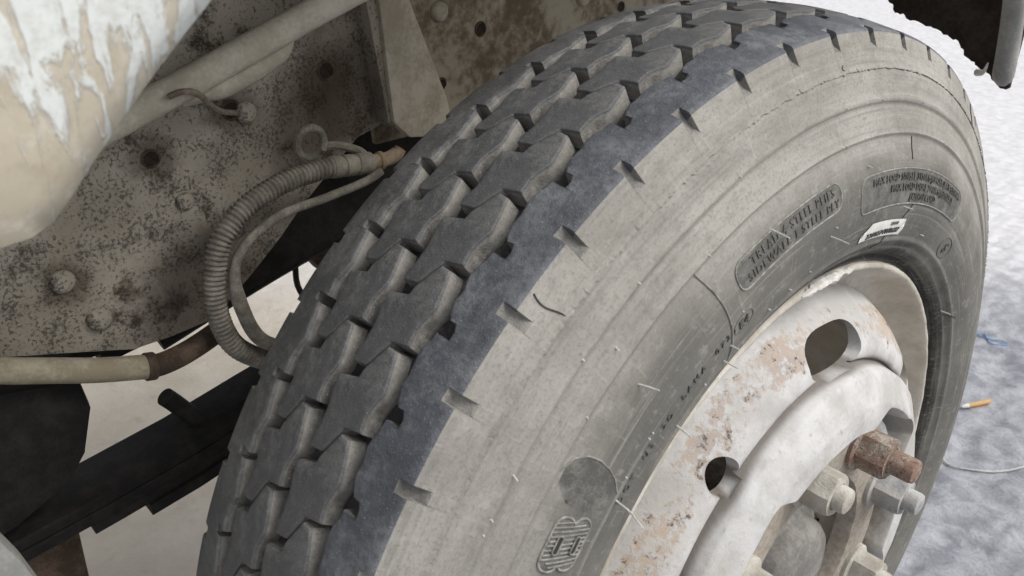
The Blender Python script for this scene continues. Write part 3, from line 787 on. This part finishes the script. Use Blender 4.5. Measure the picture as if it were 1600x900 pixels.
# rear end of the arch: thick grey lip and a torn dark flap
lipc = [(.612, 1.180), (.652, 1.110), (.683, 1.040), (.700, .985), (.708, .945), (.711, .925)]
P, L = smooth_path([(-.012+.020*((1.1-z)*0), y, z) for y, z in lipc], 40)
V, F = [], []
ns = 14
for i, p in enumerate(P):
    t = i/(len(P)-1); s = 1.0 if t < .93 else math.sqrt(max(.05, 1-((t-.93)/.075)**2))
    for k in range(ns):
        a = 2*math.pi*k/ns; V.append((p[0]+.012+.0155*math.cos(a)*s, p[1]+.013*math.sin(a)*s, p[2]))
for i in range(len(P)-1):
    for k in range(ns): F.append((i*ns+k, i*ns+(k+1) % ns, (i+1)*ns+(k+1) % ns, (i+1)*ns+k))
F.append(tuple(range(ns))[::-1]); F.append(tuple((len(P)-1)*ns+k for k in range(ns)))
add('mudguard_lip', mesh('mudguard_lip', V, F, 'lip'), cab)
top = [(.000, 1.12), (-.215, 1.12)]
low = [(-.205, 1.030), (-.190, 1.020), (-.184, 1.008), (-.172, 1.006), (-.160, .999), (-.146, .997), (-.128, .991), (-.110, .985), (-.096, .979), (-.084, .974), (-.077, .966), (-.070, .957),
       (-.058, .948), (-.047, .9435), (-.0405, .937), (-.035, .9375), (-.027, .929), (-.016, .922), (-.004, .914), (.004, .918)]
jl = []
for (a, b), (c, d) in zip(low[:-1], low[1:]):
    for t in (0, .33, .66): jl.append((a+(c-a)*t + random.uniform(-.0015, .0015), b+(d-b)*t + random.uniform(-.0018, .0018)))
jl.append(low[-1])
bm = bmesh.new(); fv = [bm.verts.new((x, .716 + .02*math.sin((x+.2)*9), z)) for x, z in [(.004, 1.12)] + top[1:] + jl]
f = bm.faces.new(fv); r = bmesh.ops.extrude_face_region(bm, geom=[f]); bmesh.ops.translate(bm, vec=(0, .006, 0), verts=[v for v in r['geom'] if isinstance(v, bmesh.types.BMVert)])
fl = add('mud_flap', bmfinish(bm, 'mud_flap', 'flap', sharp=30), cab); fl['label'] = 'torn dark brown mud flap behind the grey mudguard edge'
P, L = smooth_path([(-.038, .712, .938), (-.030, .706, .9395), (-.024, .700, .945), (-.021, .698, .957)], 12)
V, F = tube(P, np.linspace(.0055, .0012, 12), 8); add('torn_thread', mesh('torn_thread', V, F, 'crud'), fl)

# ------------------------------------------------------------------ chassis
frame = thing('chassis_frame', 'dirt speckled rusty chassis rail with bolts behind the tyre', 'chassis', (-.42, -.3, .756))
web = [(-1.05, .800), (-.567, .796), (-.470, .765), (-.447, .757), (-.405, .757), (-.360, .761), (-.330, .780), (-.298, .805), (-.262, .835), (-.234, .862), (-.190, .898), (-.149, .930), (-.118, .938),
       (-.100, .945), (-.112, 1.24), (-1.05, 1.24)]  # lower edge cut where the rail fades into shade
add('web', bmfinish(prism(web, -.412, -.400, .002), 'web', 'frame', sharp=40), frame)
add('shade_block', bmfinish(prism([(-.46, .700), (-.32, .722), (-.125, .768), (.30, .80), (.30, .97), (-.46, .86)], -.56, -.49, .004), 'shade_block', 'black'), frame)  # added black block in place of the deep shade behind the tyre
# triangular bracket and the plate beyond it
add('gusset_bracket', bmfinish(prism([(-.158, 1.24), (-.141, 1.088), (-.122, .947), (-.112, .938), (-.104, .95), (-.118, 1.04), (-.128, 1.087), (-.138, 1.24)], -.400, -.374, .003), 'gusset_bracket', 'frame'), frame)
add('gusset_bracket', bmfinish(prism([(-.150, 1.24), (-.128, 1.087), (-.118, .948), (-.096, .926), (-.060, .920), (-.030, .932), (-.038, .965), (-.086, 1.083), (-.118, 1.24)], -.384, -.368, .004), 'gusset_bracket', 'plate'), frame)
add('stiffener_plate', bmfinish(prism([(-.125, 1.24), (-.105, .905), (.70, .915), (.70, 1.24)], -.440, -.430, .002), 'stiffener_plate', 'plate2'), frame)
def dome(rad, h, hexed=False):
    rows = [(0, rad), (h*.45, rad*.98), (h*.8, rad*.75), (h, rad*.35), (h, .0003)]
    V, F = lathe(rows, 20); return V, F
def bolt(x, y, z, rad, h, mat='plate'):
    V, F = dome(rad, h); add('bolt', mesh('bolt', V, F, mat, sharp=40), frame, (x, y, z))
def boltring(x, y, z, rad):   # rust-stained dished ring; a flat dark disc paints the shade inside the hole
    V, F = lathe([(.0002, rad*1.35), (.0010, rad*1.2), (.0012, rad*1.05), (-.002, rad*.9)], 28, fn=lumps(.0008, 4)); st = add('bolt_hole', mesh('bolt_hole', V, F, 'rustring'), frame, (x, y, z))
    V, F = lathe([(.0008, rad*.96), (.0009, .0003)], 24); add('hole_shade', mesh('hole_shade', V, F, 'hole'), st, (x, y, z))
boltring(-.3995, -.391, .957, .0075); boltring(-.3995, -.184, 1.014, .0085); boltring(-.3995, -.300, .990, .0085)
bolt(-.400, -.497, .855, .012, .009, 'frame'); bolt(-.400, -.473, .805, .013, .010, 'frame'); bolt(-.400, -.365, .905, .010, .007, 'frame'); bolt(-.400, -.285, .985, .0115, .010, 'frame')
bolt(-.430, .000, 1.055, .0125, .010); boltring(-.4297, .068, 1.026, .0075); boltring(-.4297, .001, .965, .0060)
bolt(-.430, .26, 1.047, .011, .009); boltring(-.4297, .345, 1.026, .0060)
add('lower_flange', bmfinish(boxbm((-.47, -1.0, .757), (-.413, -.45, .768), .002), 'lower_flange', 'black'), frame)

# cream tube running behind the fender
P, L = smooth_path([(-.335, -.62, .955), (-.330, -.395, 1.032), (-.327, -.30, 1.066), (-.324, -.20, 1.102), (-.320, -.05, 1.150)], 50)
V, F = tube(P, .0145, 16); tb = tag(add('cream_tube', mesh('cream_tube', V, F, 'cream_bar')), 'straight dusty cream tube along the top of the chassis rail', 'tube')
P, L = smooth_path([(-.345, -.372, 1.022), (-.342, -.32, 1.035), (-.340, -.275, 1.054), (-.338, -.252, 1.072)], 24)
V, F = tube(P, np.r_[np.linspace(.006, .0135, 8), np.full(12, .0135), np.linspace(.012, .005, 4)], 12); add('tube_strap', mesh('tube_strap', V, F, 'cream_bar'), tb)
P, L = smooth_path([(-.312, -.394, 1.036), (-.306, -.383, 1.040), (-.316, -.366, 1.033), (-.350, -.335, 1.006), (-.385, -.302, .990)], 30)
V, F = tube(P, .0030, 8); tag(add('tie_wire', mesh('tie_wire', V, F, 'wire')), 'rusty wire tying the cream tube to a chassis bolt', 'wire')
P, L = smooth_path([(-.37, -.42, 1.10), (-.37, -.30, 1.125), (-.36, -.15, 1.165)], 20)
V, F = tube(P, .013, 10); tag(add('dark_pipe', mesh('dark_pipe', V, F, 'black')), 'black pipe above the cream tube', 'pipe')

# corrugated hose
hose = thing('corrugated_hose', 'dusty ribbed hose curving down beside the chassis rail to behind the tyre', 'hose', (-.33, -.30, .71))
hp = [(-.331, -.220, .9275), (-.330, -.242, .929), (-.327, -.288, .926), (-.322, -.333, .913), (-.318, -.364, .890), (-.316, -.379, .856), (-.316, -.383, .813), (-.318, -.372, .771), (-.322, -.344, .740), (-.326, -.300, .710), (-.33, -.25, .690)]
P, L = smooth_path(hp, 520)
s = np.linspace(0, L, 520); V, F = tube(P, .0104 + .0013*np.sin(2*math.pi*s/.0050), 20)
add('ribbed_sleeve', mesh('ribbed_sleeve', V, F, 'hose', sharp=80), hose)
P, L = smooth_path([(-.331, -.176, .9225), (-.331, -.190, .9235), (-.331, -.205, .9255), (-.330, -.232, .9287)], 60)
rad = np.full(60, .0120); rad[:3] = (.009, .0105, .0115); rad[22:25] = .0108; rad[40:43] = .0106; rad[-4:] = .0108
V, F = tube(P, rad, 20); add('collar', mesh('collar', V, F, 'sleeve', sharp=30), hose)
P, L = smooth_path([(-.331, -.137, .9300), (-.331, -.142, .9255), (-.331, -.155, .9220), (-.331, -.180, .9226)], 30)
V, F = tube(P, np.r_[np.full(4, .0070), np.full(14, .0082), np.full(4, .0105), np.full(8, .0085)], 14); add('end_fitting', mesh('end_fitting', V, F, 'brass', sharp=30), hose)
P, L = smooth_path([(-.320, -.172, .914), (-.319, -.195, .907), (-.317, -.248, .9015), (-.315, -.302, .897), (-.312, -.346, .877), (-.308, -.362, .853), (-.305, -.362, .818), (-.308, -.345, .770), (-.315, -.30, .735)], 90)
V, F = tube(P, np.r_[np.full(50, .0048), np.linspace(.0048, .0078, 10), np.full(30, .0078)], 12)
tag(add('thin_cable', mesh('thin_cable', V, F, 'hose')), 'thin dusty cable following the inside of the ribbed hose', 'cable')
P = [(-.372 + .004*math.cos(a*.5), -.228 + .0155*math.cos(a), .946 + .0175*math.sin(a)) for a in np.linspace(-.6, 5.2, 40)]
V, F = tube(P, .0044, 8); cl = add('hose_clip', mesh('hose_clip', V, F, 'hose')); tag(cl, 'round open hose clip fixed to the rail above the hose', 'clip')
P, L = smooth_path([(-.372, -.214, .939), (-.360, -.200, .940), (-.345, -.185, .935), (-.334, -.182, .930)], 16)
V, F = tube(P, .0050, 8); add('clip_tail', mesh('clip_tail', V, F, 'sleeve'), cl)

# yellowed pipe with a brown elbow
pp = thing('brake_pipe', 'yellowed straight pipe with a brown elbow below the chassis rail', 'pipe', (-.34, -.5, .765))
P, L = smooth_path([(-.345, -.80, .855), (-.343, -.64, .836), (-.341, -.56, .806), (-.340, -.50, .782), (-.340, -.452, .766)], 60)
V, F = tube(P, .0125, 16); add('straight_run', mesh('straight_run', V, F, 'pipe'), pp)
P, L = smooth_path([(-.340, -.456, .767), (-.340, -.44, .764), (-.341, -.418, .7655), (-.343, -.395, .770), (-.346, -.372, .776)], 40)
V, F = tube(P, np.r_[np.full(5, .0145), np.full(35, .0118)], 14); add('elbow', mesh('elbow', V, F, 'brown', sharp=30), pp)

# leaf spring
spring = thing('leaf_spring', 'oily black leaf spring pack sloping up behind the tyre', 'leaf spring', (-.40, -.4, .58))
def leaf(y0, y1, dz, th):
    ys = np.linspace(y0, y1, 26); zt = [float(np.interp(y, [-.95, -.602, -.517, -.417, -.301, -.14, .25], [.575, .612, .622, .637, .662, .690, .720])) - dz for y in ys]
    poly = [(y, z) for y, z in zip(ys, zt)] + [(y, z-th) for y, z in zip(ys[::-1], zt[::-1])]
    return bmfinish(prism(poly, -.440, -.366 + random.uniform(-.002, .002), .0012), 'leaf', 'spring', sharp=35)
dz = 0
for k, (a, b) in enumerate(((-.95, .25), (-.95, .25), (-.535, .25), (-.476, .25))):
    add('leaf', leaf(a, b, dz, .0140), spring); dz += .0150
P, L = smooth_path([(-.400, -.426, .688), (-.400, -.415, .672), (-.398, -.396, .640), (-.396, -.38, .60)], 16)
V, F = tube(P, .0105, 16); add('clamp_bolt', mesh('clamp_bolt', V, F, 'black', sharp=40), spring)
hang = tag(add('spring_hanger', bmfinish(prism([(-.68, .80), (-.512, .765), (-.508, .73), (-.524, .682), (-.545, .655), (-.600, .630), (-.68, .61)], -.445, -.362, .006), 'spring_hanger', 'spring')), 'black cast spring hanger standing on the leaf spring under the pipe', 'hanger')
tag(add('rusty_post', bmfinish(prism([(-.60, .30), (-.552, .30), (-.540, .565), (-.600, .565)], -.47, -.42, .006), 'rusty_post', 'brown')), 'rusty brown steel post below the leaf spring', 'post')
tag(add('step_bracket', bmfinish(prism([(-.78, .70), (-.66, .80), (-.640, .775), (-.618, .705), (-.60, .62), (-.78, .60)], -.235, -.205, .004), 'step_bracket', 'lip')), 'pale grey bracket corner in front of the leaf spring', 'bracket')
# rods behind the hose
P, L = smooth_path([(-.60, -.36, .645), (-.60, -.20, .690), (-.60, -.05, .725)], 16)
V, F = tube(P, .012, 12); tag(add('tie_rod', mesh('tie_rod', V, F, 'black')), 'thin black rod seen between hose and tyre', 'rod')
P, L = smooth_path([(-.60, -.150, .695), (-.60, -.150, .66), (-.60, -.135, .62)], 10)
V, F = tube(P, .0045, 8); tag(add('black_wire', mesh('black_wire', V, F, 'black')), 'short black wire hanging beside the rod', 'wire')
tag(add('rusty_bracket', bmfinish(prism([(-.13, .705), (-.10, .66), (-.04, .69), (-.06, .74)], -.64, -.60, .006), 'rusty_bracket', 'brown')), 'small rusty brown bracket at the end of the black rod', 'bracket')

# ------------------------------------------------------------------ litter on the ground
def gz(x, y):
    i = int(np.clip(np.searchsorted(gx, x), 1, len(gx)-1)); j = int(np.clip(np.searchsorted(gy, y), 1, len(gy)-1))
    return max(Z[i, j], Z[i-1, j], Z[i, j-1], Z[i-1, j-1])
a = np.array((-.096, 1.337)); b = np.array((-.067, 1.399)); z0 = max(gz(*a), gz(*b), gz(*((a+b)/2))) + .0062
butt = thing('cigarette_butt', 'cigarette butt with an orange filter on the grey ground', 'cigarette butt', (a[0], a[1], z0-.006))
pt = lambda t: (a[0]+(b[0]-a[0])*t, a[1]+(b[1]-a[1])*t, z0)
V, F = tube([pt(0.06), pt(.1), pt(.95), pt(1.0)], [.0058, .0062, .0062, .0058], 14); add('filter', mesh('filter', V, F, 'cork', sharp=40), butt)
V, F = tube([pt(-.24), pt(-.15), pt(0.0), pt(.06)], [.002, .0045, .0055, .0057], 12); add('paper_end', mesh('paper_end', V, F, 'white', sharp=40), butt)
P, L = smooth_path([(x, y, gz(x, y)+.003) for x, y in [(-.29, 1.80), (-.256, 1.776), (-.225, 1.745), (-.195, 1.734), (-.175, 1.752), (-.150, 1.745), (-.185, 1.72), (-.22, 1.765)]], 60)
V, F = tube(P, .0019, 6); tag(add('blue_twine', mesh('blue_twine', V, F, 'blue')), 'scrap of blue plastic twine on the ground', 'twine')
P, L = smooth_path([(x, y, gz(x, y)+.003) for x, y in [(-.10, 1.16), (-.072, 1.115), (-.031, 1.086), (.018, 1.101), (.057, 1.143), (.091, 1.197), (.13, 1.30)]], 60)
V, F = tube(P, .0022, 6); tag(add('pale_string', mesh('pale_string', V, F, 'string')), 'thin pale string lying in an arc on the grey ground', 'string')
